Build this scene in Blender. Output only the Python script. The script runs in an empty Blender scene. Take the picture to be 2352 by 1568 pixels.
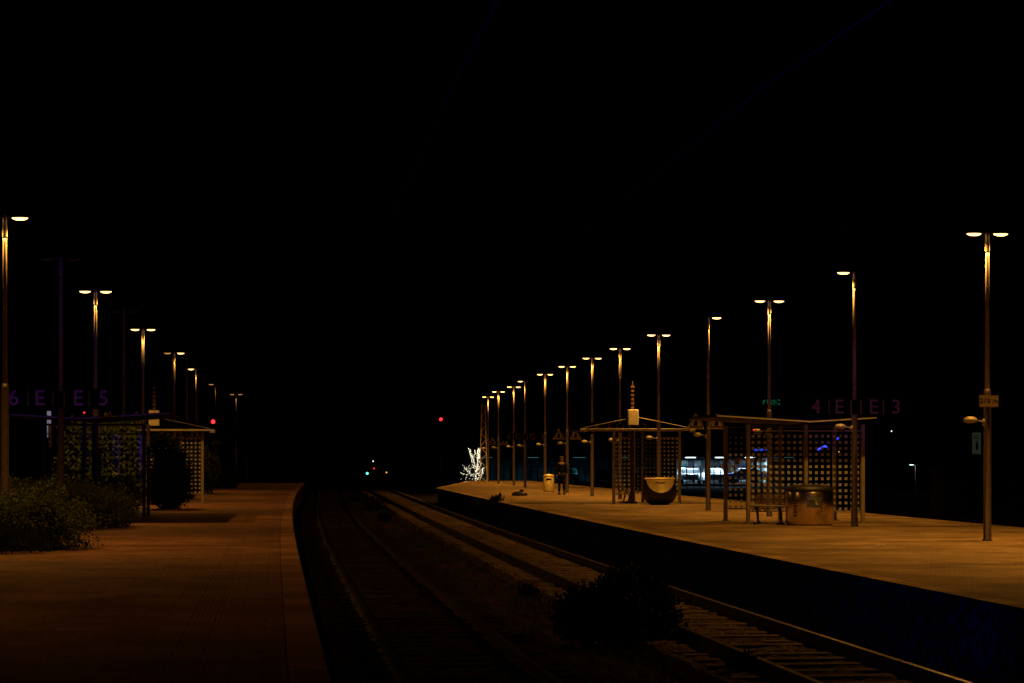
import bpy, math, random
import numpy as np
from mathutils import Vector, Matrix, noise

random.seed(7); np.random.seed(7)
scene = bpy.context.scene
COL = scene.collection
scene.view_settings.view_transform = 'Standard'
scene.view_settings.look = 'None'
scene.view_settings.exposure = 0

# ------------------------------------------------------------ world
w = bpy.data.worlds.new("World"); scene.world = w; w.use_nodes = True
bg = w.node_tree.nodes["Background"]
bg.inputs[0].default_value = (0.10, 0.14, 0.45, 1); bg.inputs[1].default_value = 0.0002

# ------------------------------------------------------------ camera
cd = bpy.data.cameras.new("camera"); cam = bpy.data.objects.new("camera", cd); COL.objects.link(cam)
cam.location = (0, 0, 1.6); cam.rotation_euler = (math.radians(90), 0, 0)
cd.lens = 70; cd.sensor_width = 36; cd.shift_y = 0.1144; cd.clip_end = 3000; cd.clip_start = 0.1
scene.camera = cam

# ------------------------------------------------------------ materials
def new_mat(name):
    m = bpy.data.materials.new(name); m.use_nodes = True
    return m, m.node_tree, m.node_tree.nodes["Principled BSDF"]

def mat(name, col, rough=0.6, metal=0.0, var=0.25, scale=8.0, bump=0.0, bscale=60.0, emit=None, estr=0.0, spec=0.5):
    m, nt, b = new_mat(name)
    tc = nt.nodes.new("ShaderNodeTexCoord")
    n = nt.nodes.new("ShaderNodeTexNoise"); n.inputs["Scale"].default_value = scale; n.inputs["Detail"].default_value = 6
    nt.links.new(tc.outputs["Object"], n.inputs["Vector"])
    r = nt.nodes.new("ShaderNodeValToRGB")
    r.color_ramp.elements[0].position = 0.3; r.color_ramp.elements[1].position = 0.7
    r.color_ramp.elements[0].color = (*[c*(1-var) for c in col], 1)
    r.color_ramp.elements[1].color = (*[min(1, c*(1+var)) for c in col], 1)
    nt.links.new(n.outputs["Fac"], r.inputs[0]); nt.links.new(r.outputs[0], b.inputs["Base Color"])
    b.inputs["Roughness"].default_value = rough; b.inputs["Metallic"].default_value = metal
    b.inputs["Specular IOR Level"].default_value = spec
    if bump > 0:
        n2 = nt.nodes.new("ShaderNodeTexNoise"); n2.inputs["Scale"].default_value = bscale; n2.inputs["Detail"].default_value = 4
        nt.links.new(tc.outputs["Object"], n2.inputs["Vector"])
        bp = nt.nodes.new("ShaderNodeBump"); bp.inputs["Strength"].default_value = bump; bp.inputs["Distance"].default_value = 0.02
        nt.links.new(n2.outputs["Fac"], bp.inputs["Height"]); nt.links.new(bp.outputs[0], b.inputs["Normal"])
    if emit:
        b.inputs["Emission Color"].default_value = (*emit, 1); b.inputs["Emission Strength"].default_value = estr
    return m

def paving(name, base, tile_u, tile_v, coping, tactile=None, grime=0.5, mort=.45):
    """paving driven by metric UVs: u = metres from the platform edge, v = metres along it"""
    m, nt, b = new_mat(name); L = nt.links.new; N = nt.nodes.new
    uv = N("ShaderNodeUVMap"); uv.uv_map = "UVMap"
    sep = N("ShaderNodeSeparateXYZ"); L(uv.outputs[0], sep.inputs[0])
    br = N("ShaderNodeTexBrick"); L(uv.outputs[0], br.inputs["Vector"])
    br.offset = 0.5; br.inputs["Scale"].default_value = 1.0
    br.inputs["Brick Width"].default_value = tile_u; br.inputs["Row Height"].default_value = tile_v
    br.inputs["Mortar Size"].default_value = 0.009; br.inputs["Mortar Smooth"].default_value = 0.5
    br.inputs["Color1"].default_value = (*[c*1.15 for c in base], 1)
    br.inputs["Color2"].default_value = (*[c*0.85 for c in base], 1)
    br.inputs["Mortar"].default_value = (*[c*mort for c in base], 1)
    bc = N("ShaderNodeTexBrick"); L(uv.outputs[0], bc.inputs["Vector"]); bc.offset = 0.0
    bc.inputs["Scale"].default_value = 1.0; bc.inputs["Brick Width"].default_value = coping
    bc.inputs["Row Height"].default_value = 1.0; bc.inputs["Mortar Size"].default_value = 0.014
    bc.inputs["Color1"].default_value = (*[c*1.7 for c in base], 1); bc.inputs["Color2"].default_value = (*[c*1.0 for c in base], 1)
    bc.inputs["Mortar"].default_value = (*[c*0.25 for c in base], 1)
    lt = N("ShaderNodeMath"); lt.operation = 'LESS_THAN'; L(sep.outputs[0], lt.inputs[0]); lt.inputs[1].default_value = coping
    mx = N("ShaderNodeMix"); mx.data_type = 'RGBA'; L(lt.outputs[0], mx.inputs[0]); L(br.outputs["Color"], mx.inputs[6]); L(bc.outputs["Color"], mx.inputs[7])
    colour = mx.outputs[2]
    height = br.outputs["Fac"]
    if tactile:
        a, c = tactile
        g1 = N("ShaderNodeMath"); g1.operation = 'GREATER_THAN'; L(sep.outputs[0], g1.inputs[0]); g1.inputs[1].default_value = a
        g2 = N("ShaderNodeMath"); g2.operation = 'LESS_THAN'; L(sep.outputs[0], g2.inputs[0]); g2.inputs[1].default_value = c
        gm = N("ShaderNodeMath"); gm.operation = 'MULTIPLY'; L(g1.outputs[0], gm.inputs[0]); L(g2.outputs[0], gm.inputs[1])
        wv = N("ShaderNodeMath"); wv.operation = 'MULTIPLY'; L(sep.outputs[0], wv.inputs[0]); wv.inputs[1].default_value = 130.0
        sn = N("ShaderNodeMath"); sn.operation = 'SINE'; L(wv.outputs[0], sn.inputs[0])
        rr = N("ShaderNodeMapRange"); L(sn.outputs[0], rr.inputs[0]); rr.inputs[1].default_value = -0.6; rr.inputs[2].default_value = 0.6
        rr.inputs[3].default_value = 0.8; rr.inputs[4].default_value = 1.1
        tcx = N("ShaderNodeVectorMath"); tcx.operation = 'SCALE'; L(colour, tcx.inputs[0]); L(rr.outputs[0], tcx.inputs["Scale"])
        mt = N("ShaderNodeMix"); mt.data_type = 'RGBA'; L(gm.outputs[0], mt.inputs[0]); L(colour, mt.inputs[6]); L(tcx.outputs[0], mt.inputs[7])
        colour = mt.outputs[2]
    n = N("ShaderNodeTexNoise"); n.inputs["Scale"].default_value = 0.7; n.inputs["Detail"].default_value = 8; L(uv.outputs[0], n.inputs["Vector"])
    n3 = N("ShaderNodeTexNoise"); n3.inputs["Scale"].default_value = 30; n3.inputs["Detail"].default_value = 5; L(uv.outputs[0], n3.inputs["Vector"])
    ad = N("ShaderNodeMath"); ad.operation = 'ADD'; L(n.outputs["Fac"], ad.inputs[0]); L(n3.outputs["Fac"], ad.inputs[1])
    mr = N("ShaderNodeMapRange"); L(ad.outputs[0], mr.inputs[0]); mr.inputs[1].default_value = 0.7; mr.inputs[2].default_value = 1.3
    mr.inputs[3].default_value = 1-grime; mr.inputs[4].default_value = 1+grime*0.7
    sc = N("ShaderNodeVectorMath"); sc.operation = 'SCALE'; L(colour, sc.inputs[0]); L(mr.outputs[0], sc.inputs["Scale"])
    vo = N("ShaderNodeTexVoronoi"); vo.inputs["Scale"].default_value = 1.7; L(uv.outputs[0], vo.inputs["Vector"])
    vr = N("ShaderNodeMapRange"); L(vo.outputs["Distance"], vr.inputs[0]); vr.inputs[1].default_value = .04; vr.inputs[2].default_value = .10; vr.inputs[3].default_value = .6; vr.inputs[4].default_value = 1
    s2 = N("ShaderNodeVectorMath"); s2.operation = 'SCALE'; L(sc.outputs[0], s2.inputs[0]); L(vr.outputs[0], s2.inputs["Scale"])
    L(s2.outputs[0], b.inputs["Base Color"])
    b.inputs["Roughness"].default_value = 0.85
    b.inputs["Specular IOR Level"].default_value = 0.15
    bp = N("ShaderNodeBump"); bp.inputs["Strength"].default_value = 0.5; bp.inputs["Distance"].default_value = 0.010
    sb = N("ShaderNodeMath"); sb.operation = 'SUBTRACT'; L(n3.outputs["Fac"], sb.inputs[0]); L(height, sb.inputs[1])
    L(sb.outputs[0], bp.inputs["Height"]); L(bp.outputs[0], b.inputs["Normal"])
    return m

def gravel(name, base, scale=22):
    m, nt, b = new_mat(name); L = nt.links.new; N = nt.nodes.new
    tc = N("ShaderNodeTexCoord")
    v = N("ShaderNodeTexVoronoi"); v.inputs["Scale"].default_value = scale; L(tc.outputs["Object"], v.inputs["Vector"])
    n = N("ShaderNodeTexNoise"); n.inputs["Scale"].default_value = 0.8; n.inputs["Detail"].default_value = 7; L(tc.outputs["Object"], n.inputs["Vector"])
    r = N("ShaderNodeValToRGB"); L(n.outputs["Fac"], r.inputs[0])
    r.color_ramp.elements[0].position = .35; r.color_ramp.elements[1].position = .65
    r.color_ramp.elements[0].color = (base[0]*.35, base[1]*.35, base[2]*.3, 1); r.color_ramp.elements[1].color = (*base, 1)
    bw = N("ShaderNodeRGBToBW"); L(v.outputs["Color"], bw.inputs[0])
    mr = N("ShaderNodeMapRange"); L(bw.outputs[0], mr.inputs[0]); mr.inputs[1].default_value = .2; mr.inputs[2].default_value = .8; mr.inputs[3].default_value = .35; mr.inputs[4].default_value = 1.6
    sc = N("ShaderNodeVectorMath"); sc.operation = 'SCALE'; L(r.outputs[0], sc.inputs[0]); L(mr.outputs[0], sc.inputs["Scale"])
    L(sc.outputs[0], b.inputs["Base Color"])
    bp = N("ShaderNodeBump"); bp.inputs["Strength"].default_value = 1; bp.inputs["Distance"].default_value = 0.05; bp.invert = True
    L(v.outputs["Distance"], bp.inputs["Height"]); L(bp.outputs[0], b.inputs["Normal"])
    b.inputs["Roughness"].default_value = 0.95; b.inputs["Specular IOR Level"].default_value = 0.05
    return m

def dotted_glass(name, period=0.15, dot=0.5, bright=.5):
    m, nt, b = new_mat(name); L = nt.links.new; N = nt.nodes.new
    nt.nodes.remove(b); out = nt.nodes["Material Output"]
    tc = N("ShaderNodeTexCoord"); sep = N("ShaderNodeSeparateXYZ"); L(tc.outputs["UV"], sep.inputs[0])
    def cell(o):
        d = N("ShaderNodeMath"); d.operation = 'DIVIDE'; L(o, d.inputs[0]); d.inputs[1].default_value = period
        f = N("ShaderNodeMath"); f.operation = 'FRACT'; L(d.outputs[0], f.inputs[0])
        l = N("ShaderNodeMath"); l.operation = 'LESS_THAN'; L(f.outputs[0], l.inputs[0]); l.inputs[1].default_value = dot
        return l.outputs[0]
    mu = N("ShaderNodeMath"); mu.operation = 'MULTIPLY'; L(cell(sep.outputs[0]), mu.inputs[0]); L(cell(sep.outputs[1]), mu.inputs[1])
    tr = N("ShaderNodeBsdfTransparent"); tr.inputs[0].default_value = (0.82, 0.82, 0.78, 1)
    gl = N("ShaderNodeBsdfGlossy"); gl.inputs["Roughness"].default_value = 0.08; gl.inputs[0].default_value = (.8, .8, .8, 1)
    m1 = N("ShaderNodeMixShader"); m1.inputs[0].default_value = 0.03; L(tr.outputs[0], m1.inputs[1]); L(gl.outputs[0], m1.inputs[2])
    df = N("ShaderNodeBsdfDiffuse"); df.inputs[0].default_value = (bright, bright*.97, bright*.85, 1)
    tl = N("ShaderNodeBsdfTranslucent"); tl.inputs[0].default_value = (bright, bright*.97, bright*.85, 1)
    m2 = N("ShaderNodeMixShader"); m2.inputs[0].default_value = 0.45; L(df.outputs[0], m2.inputs[1]); L(tl.outputs[0], m2.inputs[2])
    m3 = N("ShaderNodeMixShader"); L(mu.outputs[0], m3.inputs[0]); L(m1.outputs[0], m3.inputs[1]); L(m2.outputs[0], m3.inputs[2])
    L(m3.outputs[0], out.inputs[0])
    return m

def leaf_mat(name, c1, c2):
    m, nt, b = new_mat(name); L = nt.links.new; N = nt.nodes.new
    out = nt.nodes["Material Output"]
    g = N("ShaderNodeNewGeometry"); r = N("ShaderNodeValToRGB"); L(g.outputs["Random Per Island"], r.inputs[0])
    r.color_ramp.elements[0].color = (*c1, 1); r.color_ramp.elements[1].color = (*c2, 1)
    L(r.outputs[0], b.inputs["Base Color"]); b.inputs["Roughness"].default_value = 0.7; b.inputs["Specular IOR Level"].default_value = 0.12
    t = N("ShaderNodeBsdfTranslucent"); L(r.outputs[0], t.inputs[0])
    mx = N("ShaderNodeMixShader"); mx.inputs[0].default_value = 0.35; L(b.outputs[0], mx.inputs[1]); L(t.outputs[0], mx.inputs[2]); L(mx.outputs[0], out.inputs[0])
    return m

def emis(name, col, s):
    m, nt, b = new_mat(name)
    b.inputs["Base Color"].default_value = (*[c*.3 for c in col], 1)
    tc = nt.nodes.new("ShaderNodeTexCoord"); n = nt.nodes.new("ShaderNodeTexNoise"); n.inputs["Scale"].default_value = 3
    nt.links.new(tc.outputs["Object"], n.inputs["Vector"])
    mr = nt.nodes.new("ShaderNodeMapRange"); nt.links.new(n.outputs["Fac"], mr.inputs[0]); mr.inputs[3].default_value = s*.7; mr.inputs[4].default_value = s*1.3
    b.inputs["Emission Color"].default_value = (*col, 1); nt.links.new(mr.outputs[0], b.inputs["Emission Strength"])
    return m

def face_mat(name):
    m, nt, b = new_mat(name); L = nt.links.new; N = nt.nodes.new
    tc = N("ShaderNodeTexCoord")
    n = N("ShaderNodeTexNoise"); n.inputs["Scale"].default_value = 1.6; n.inputs["Detail"].default_value = 5; L(tc.outputs["Object"], n.inputs["Vector"])
    wv = N("ShaderNodeTexNoise"); wv.inputs["Scale"].default_value = 3.4; wv.inputs["Detail"].default_value = 1; wv.inputs["Distortion"].default_value = 2.5; L(tc.outputs["Object"], wv.inputs["Vector"])
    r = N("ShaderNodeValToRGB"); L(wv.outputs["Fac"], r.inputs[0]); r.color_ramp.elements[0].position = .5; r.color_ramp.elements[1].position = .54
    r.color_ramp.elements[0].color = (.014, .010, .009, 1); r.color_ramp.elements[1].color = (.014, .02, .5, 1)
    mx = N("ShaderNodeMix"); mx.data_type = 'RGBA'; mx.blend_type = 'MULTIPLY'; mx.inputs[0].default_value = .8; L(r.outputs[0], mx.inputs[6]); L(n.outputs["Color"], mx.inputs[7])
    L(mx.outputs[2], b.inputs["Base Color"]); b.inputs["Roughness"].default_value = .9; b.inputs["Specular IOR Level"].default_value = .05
    return m

M = {}
M['pave_l'] = paving("paving_slabs_red_brown", (0.27, 0.135, 0.08), 0.5, 0.5, 0.32, (0.92, 1.26), .5, .5)
M['pave_r'] = paving("paving_stones_small", (0.29, 0.19, 0.08), 0.2, 0.1, 0.32, None, 0.75, .55)
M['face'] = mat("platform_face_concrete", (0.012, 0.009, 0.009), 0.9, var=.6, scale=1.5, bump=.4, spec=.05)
M['face_r'] = face_mat("platform_face_graffiti")
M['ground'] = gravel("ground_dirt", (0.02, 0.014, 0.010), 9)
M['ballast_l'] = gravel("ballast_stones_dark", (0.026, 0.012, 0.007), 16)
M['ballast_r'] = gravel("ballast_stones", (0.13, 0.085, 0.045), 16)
M['dirt'] = gravel("weedy_dirt", (0.034, 0.016, 0.008), 12)
M['rail'] = mat("rail_steel", (0.05, 0.03, 0.02), 0.7, .3, .3, 3, spec=.2)
M['railtop'] = mat("rail_polished_top", (0.45, 0.36, 0.28), 0.3, 1.0, .1, 3)
M['railtop_l'] = mat("rail_dark_top", (0.16, 0.11, 0.08), 0.32, 1.0, .2, 3)  # darker rail tops for the left track
M['sleeper'] = mat("sleeper_concrete", (0.12, 0.08, 0.045), 0.9, var=.5, scale=6, bump=.4, spec=.1)
M['sleeper_l'] = mat("sleeper_dark", (0.016, 0.009, 0.006), 0.95, var=.5, scale=6, bump=.4, spec=.02)  # darker sleepers for the left track
M['pole'] = mat("galvanised_pole", (0.24, 0.20, 0.15), 0.55, .1, .18, 12, .1)
M['pole_d'] = mat("pole_lower_shade", (0.045, 0.026, 0.020), 0.6, .0, .3, 12, .1, spec=.3)  # dark colour puts in the lamp light fading down the pole
M['house'] = mat("lamp_housing", (0.03, 0.022, 0.02), 0.6, .1)
M['lens'] = emis("sodium_lens", (1.0, 0.50, 0.15), 5.5)
M['lens_w'] = emis("sodium_lens_weak", (1.0, 0.42, 0.1), 0.6)
M['lens_off'] = mat("lens_unlit", (0.05, 0.05, 0.06), 0.4)
M['frame'] = mat("shelter_frame", (0.34, 0.29, 0.17), 0.5, .2, .15, 10)
M['roof'] = mat("shelter_roof", (0.03, 0.026, 0.024), 0.7, 0, .3, 4, spec=.2)
M['trim'] = mat("roof_trim_metal", (0.42, 0.37, 0.26), 0.5, .2, .2, 3)
M['glass'] = dotted_glass("dotted_glass", 0.15, 0.48, .62)
M['glass_mid'] = dotted_glass("dotted_glass_darker", 0.15, 0.45, .18)  # darker dots for the rear and inner panes
M['glass_dim'] = dotted_glass("dotted_glass_shaded", 0.15, 0.45, .03)  # dots darkened to paint in the weak light on the left shelter
M['cream'] = mat("cream_board", (0.78, 0.68, 0.42), 0.6, var=.08)
M['black'] = mat("sign_black", (0.003, 0.003, 0.003), 0.9, spec=.02)
M['letter'] = mat("sign_letter", (0.26, 0.10, 0.36), 0.8, var=.15, spec=.1)
M['letter_l'] = mat("sign_letter_dull", (0.19, 0.10, 0.14), 0.8, var=.15, spec=.1)  # duller, less purple than the near left sign's letters
M['strip'] = mat("sign_edge_strip", (0.14, 0.07, 0.025), 0.6)
M['yellow'] = mat("warning_yellow", (0.28, 0.20, 0.06), 0.6, var=.12)
M['steel'] = mat("stainless_steel", (0.85, 0.70, 0.42), 0.22, 1.0, .10, 3)
M['darkm'] = mat("dark_metal", (0.02, 0.017, 0.015), 0.5, .2)
M['brass'] = mat("bin_yellow_metal", (0.85, 0.68, 0.28), 0.45, .2, .15)
M['leaf'] = leaf_mat("leaf_olive", (0.03, 0.04, 0.008), (0.15, 0.18, 0.035))
M['leafb'] = leaf_mat("leaf_yellow_green", (0.08, 0.12, 0.01), (0.34, 0.44, 0.06))
M['leafd'] = leaf_mat("leaf_dark", (0.003, 0.003, 0.002), (0.009, 0.007, 0.004))
M['leafs'] = leaf_mat("leaf_shade", (0.010, 0.014, 0.004), (0.045, 0.05, 0.013))
M['bark'] = mat("bark", (0.05, 0.035, 0.02), 0.9, var=.4, scale=20, bump=.6)
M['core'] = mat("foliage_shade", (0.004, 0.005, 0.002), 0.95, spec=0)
M['wire'] = mat("overhead_wire", (0.010, 0.010, 0.10), 0.9, 0, spec=.02)
M['red'] = emis("signal_red", (1.0, 0.015, 0.025), 4)
M['teal'] = emis("signal_teal", (0.1, 0.9, 0.7), 2.5)
M['amber'] = emis("signal_amber", (1.0, 0.45, 0.05), 1.6)
M['white_l'] = emis("cool_white_lamp", (0.75, 0.9, 1.0), 3)
M['redpaint'] = mat("red_paint", (0.45, 0.04, 0.03), 0.5)
M['whitepaint'] = mat("white_paint", (0.7, 0.7, 0.68), 0.5, var=.08)
M['litter'] = mat("paper", (0.35, 0.3, 0.25), 0.8)

# ------------------------------------------------------------ mesh building
class B:
    def __init__(s): s.v = []; s.f = []; s.mi = []
    def add(s, vs, fs, mi=0):
        o = len(s.v); s.v += [tuple(v) for v in vs]; s.f += [tuple(i+o for i in f) for f in fs]; s.mi += [mi]*len(fs); return s
    def box(s, c, d, rz=0, mi=0, bev=0.0):
        x, y, z = [k/2 for k in d]
        if bev > 0:
            b = min(bev, x*.9, y*.9, z*.9); vs = []
            P = [(-x+b, -y), (x-b, -y), (x, -y+b), (x, y-b), (x-b, y), (-x+b, y), (-x, y-b), (-x, -y+b)]
            Q = [(-x+b, -y+b*.6), (x-b, -y+b*.6), (x-b*.6, -y+b), (x-b*.6, y-b), (x-b, y-b*.6), (-x+b, y-b*.6), (-x+b*.6, y-b), (-x+b*.6, -y+b)]
            rings = [(Q, -z), (P, -z+b), (P, z-b), (Q, z)]
            for ring, zz in rings: vs += [(p[0], p[1], zz) for p in ring]
            fs = []
            for k in range(3):
                for i in range(8): j = (i+1) % 8; fs.append((k*8+i, k*8+j, k*8+8+j, k*8+8+i))
            fs.append(tuple(reversed(range(8)))); fs.append(tuple(range(24, 32)))
        else:
            vs = [(-x, -y, -z), (x, -y, -z), (x, y, -z), (-x, y, -z), (-x, -y, z), (x, -y, z), (x, y, z), (-x, y, z)]
            fs = [(3, 2, 1, 0), (4, 5, 6, 7), (0, 1, 5, 4), (1, 2, 6, 5), (2, 3, 7, 6), (3, 0, 4, 7)]
        ca, sa = math.cos(rz), math.sin(rz)
        vs = [(c[0]+a*ca-b_*sa, c[1]+a*sa+b_*ca, c[2]+d_) for a, b_, d_ in vs]
        return s.add(vs, fs, mi)
    def cyl(s, p0, p1, r0, r1=None, n=12, mi=0):
        if r1 is None: r1 = r0
        p0 = Vector(p0); p1 = Vector(p1); d = (p1-p0).normalized()
        a = d.orthogonal().normalized(); b = d.cross(a)
        vs = []
        for p, r in ((p0, r0), (p1, r1)):
            for i in range(n):
                t = 2*math.pi*i/n; vs.append(p + a*math.cos(t)*r + b*math.sin(t)*r)
        fs = [(i, (i+1) % n, n+(i+1) % n, n+i) for i in range(n)] + [tuple(reversed(range(n))), tuple(range(n, 2*n))]
        return s.add(vs, fs, mi)
    def tube(s, pts, r, n=6, mi=0):
        for a, b in zip(pts[:-1], pts[1:]): s.cyl(a, b, r, r, n, mi)
        return s
    def lathe(s, prof, c=(0, 0, 0), sx=1, sy=1, n=24, mi=0, pw=1.0):
        vs = []
        for r, z in prof:
            for i in range(n):
                t = 2*math.pi*i/n; a, b = math.cos(t), math.sin(t)
                if pw != 1: a = math.copysign(abs(a)**pw, a); b = math.copysign(abs(b)**pw, b)
                vs.append((c[0]+r*sx*a, c[1]+r*sy*b, c[2]+z))
        fs = []
        for k in range(len(prof)-1):
            for i in range(n): j = (i+1) % n; fs.append((k*n+i, k*n+j, (k+1)*n+j, (k+1)*n+i))
        fs.append(tuple(reversed(range(n)))); fs.append(tuple(range((len(prof)-1)*n, len(prof)*n)))
        return s.add(vs, fs, mi)
    def prism(s, poly, y0, y1, mi=0):
        n = len(poly); vs = [(p[0], y0, p[1]) for p in poly]+[(p[0], y1, p[1]) for p in poly]
        fs = [(i, (i+1) % n, n+(i+1) % n, n+i) for i in range(n)]+[tuple(reversed(range(n))), tuple(range(n, 2*n))]
        return s.add(vs, fs, mi)

def obj(name, b, mats, parent=None, loc=(0, 0, 0), rot=(0, 0, 0), smooth=False):
    me = bpy.data.meshes.new(name); me.from_pydata(b.v, [], b.f)
    if not isinstance(mats, (list, tuple)): mats = [mats]
    for m in mats: me.materials.append(m)
    if len(mats) > 1: me.polygons.foreach_set("material_index", b.mi)
    if smooth:
        me.polygons.foreach_set("use_smooth", [len(p.vertices) <= 4 for p in me.polygons])
    me.update()
    o = bpy.data.objects.new(name, me); COL.objects.link(o); o.location = loc; o.rotation_euler = rot
    if parent: o.parent = parent
    return o

def tag(o, label, cat, group=None):
    o["label"] = label; o["category"] = cat
    if group: o["group"] = group
    return o

def empty(name, loc, label, cat, group=None, rz=0):
    e = bpy.data.objects.new(name, None); COL.objects.link(e); e.location = loc; e.rotation_euler = (0, 0, rz)
    e.empty_display_size = .3
    return tag(e, label, cat, group)

def text(body, size, mt, parent, loc, rot=(math.pi/2, 0, 0), name="lettering", off=0.004, ext=0.004, sp=1.0):
    c = bpy.data.curves.new(name, 'FONT'); c.body = body; c.size = size; c.align_x = 'CENTER'; c.align_y = 'CENTER'
    c.extrude = ext; c.offset = off; c.resolution_u = 3; c.space_character = sp
    t = bpy.data.objects.new("tmp", c); COL.objects.link(t)
    bpy.context.view_layer.update()
    me = bpy.data.meshes.new_from_object(t.evaluated_get(bpy.context.evaluated_depsgraph_get()))
    bpy.data.objects.remove(t)
    me.materials.clear(); me.materials.append(mt); me.name = name
    o = bpy.data.objects.new(name, me); COL.objects.link(o); o.parent = parent; o.location = loc; o.rotation_euler = rot
    return o

# ------------------------------------------------------------ layout curves (metres)
LE = np.polyfit([0, 14.2, 21.1, 32.2, 49.8, 68.4, 101.6, 128, 170], [.4, -1.255, -2.1, -3.42, -5.49, -7.57, -10.8, -13.4, -17.5], 4)
RE = np.polyfit([0, 21.5, 35.7, 50, 80, 112, 150, 200], [8.2, 5.53, 3.75, 2.1, -1.1, -4.3, -8.3, -13.6], 4)
le = lambda y: float(np.polyval(LE, y)); re_ = lambda y: float(np.polyval(RE, y))
def re_plat(y): return re_(y) if y < 111 else re_(111)+(y-111)*.03
ltr = lambda y: le(y)+1.70
rtr = lambda y: re_(y)-1.78
HEAD = 0.108     # platforms run about 6 degrees off the view axis

def platform(name, edge, sgn, far, y0, y1, m_top, m_face):
    ys = np.arange(y0, y1+.01, 1.0)
    me = bpy.data.meshes.new(name)
    vs = []; fs = []; mi = []; uvl = []
    for y in ys:
        e = edge(y); xs = far(y)
        vs += [(e, y, 0), (xs, y, 0), (e, y, -.18), (e+sgn*.12, y, -.18), (e+sgn*.12, y, -1.0), (xs, y, -1.0)]
    for k in range(len(ys)-1):
        a = k*6; c = a+6
        quads = [((a, a+1, c+1, c), 0), ((a+2, a, c, c+2), 1), ((a+3, a+2, c+2, c+3), 1), ((a+4, a+3, c+3, c+4), 1), ((a+1, a+5, c+5, c+1), 1)]
        for q, m_ in quads:
            fs.append(q); mi.append(m_)
            for vi in q:
                col = vi % 6; yy = vs[vi][1]; wd_ = abs(far(yy)-edge(yy))
                uvl.append(([0, wd_, 0, 0, 0, wd_][col], yy))
    for k in (0, len(ys)-1):
        a = k*6; fs.append((a, a+1, a+5, a+4, a+3, a+2)); mi.append(1); uvl += [(0, 0)]*6
    me.from_pydata(vs, [], fs); me.materials.append(m_top); me.materials.append(m_face)
    me.polygons.foreach_set("material_index", mi)
    uv = me.uv_layers.new(name="UVMap"); uv.data.foreach_set("uv", [c for p in uvl for c in p])
    me.update()
    o = bpy.data.objects.new(name, me); COL.objects.link(o); o["kind"] = "structure"
    return o
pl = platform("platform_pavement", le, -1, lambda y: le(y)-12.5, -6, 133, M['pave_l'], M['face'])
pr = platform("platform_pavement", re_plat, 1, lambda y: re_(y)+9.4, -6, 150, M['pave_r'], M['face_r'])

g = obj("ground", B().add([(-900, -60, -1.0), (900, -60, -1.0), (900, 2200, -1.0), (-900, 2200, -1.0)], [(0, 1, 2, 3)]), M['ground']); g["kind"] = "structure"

def ballast(name, ctr, y1, m):
    vs = []; fs = []; ny = int((y1+6)/0.25); xs = np.arange(-1.55, 1.56, .155); n = len(xs)
    for k in range(ny):
        y = -6+k*.25; c = ctr(y)
        for i, x in enumerate(xs):
            z = -.80 + .035*noise.noise((x*3, y*3, 1)) + .025*random.uniform(-1, 1)
            if i in (0, n-1): z = -1.02
            vs.append((c+x, y, z))
    for k in range(ny-1):
        for i in range(n-1): a = k*n+i; fs.append((a, a+1, a+n+1, a+n))
    o = obj(name, B().add(vs, fs), m); o["kind"] = "structure"
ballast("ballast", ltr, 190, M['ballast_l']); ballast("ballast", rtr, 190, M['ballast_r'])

def strip_between():
    vs = []; fs = []; n = 14; ny = 330
    for k in range(ny):
        y = -6+k*.6; a, b_ = ltr(y)+1.5, rtr(y)-1.5
        for i in range(n):
            t = i/(n-1); vs.append((a+(b_-a)*t, y, -.93+.06*noise.noise((t*6, y*1.2, 4))+random.uniform(-.03, .03)))
    for k in range(ny-1):
        for i in range(n-1): a = k*n+i; fs.append((a, a+1, a+n+1, a+n))
    o = obj("dirt_ground", B().add(vs, fs), M['dirt']); o["kind"] = "structure"
strip_between()

# ------------------------------------------------------------ tracks
def track(ctr, label, slm, rt):
    e = empty("railway_track", (ctr(10), 10, -.8), label, "railway track", "railway tracks between the platforms")
    ox, oy, oz = e.location
    for side in (-1, 1):
        ys = np.arange(-6, 190, 1.5)
        prof = [(-.036, 0), (-.036, -.035), (-.009, -.045), (-.009, -.13), (-.07, -.15), (.07, -.15), (.009, -.13), (.009, -.045), (.036, -.035), (.036, 0)]
        vs = []; fs = []; mi = []; n = len(prof)
        for y in ys:
            c = ctr(y)+side*.755
            for p in prof: vs.append((c+p[0]-ox, y-oy, -.65+p[1]-oz))
        for k in range(len(ys)-1):
            for i in range(n):
                j = (i+1) % n; fs.append((k*n+i, k*n+n+i, k*n+n+j, k*n+j)); mi.append(1 if i == n-1 else 0)
        b = B(); b.v = vs; b.f = fs; b.mi = mi
        obj("rail", b, [M['rail'], rt], e)
    ys = [12+i*.62 for i in range(270)]
    proto = B().box((0, 0, 0), (2.5, .26, .2), bev=.03)
    me = None; rest = B()
    for i, y in enumerate(ys):
        c = ctr(y); sl = (ctr(y+.5)-ctr(y-.5))
        if i < 100:
            if me is None:
                o = obj("sleeper", proto, slm, e); me = o.data
            else:
                o = bpy.data.objects.new("sleeper", me); COL.objects.link(o); o.parent = e
            o.location = (c-ox, y-oy, -.885-oz+random.uniform(-.014, .010)); o.rotation_euler = (0, 0, -math.atan(sl)*1+random.uniform(-.015, .015))
        else:
            rest.box((c-ox, y-oy, -.885-oz), (2.5, .26, .2), -math.atan(sl))
    r = obj("sleepers", rest, slm, e); r["kind"] = "stuff"
track(ltr, "curved railway track with dark rails on brown ballast", M['sleeper_l'], M['railtop_l'])
track(rtr, "railway track with shiny rail top and concrete sleepers", M['sleeper'], M['railtop'])

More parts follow.
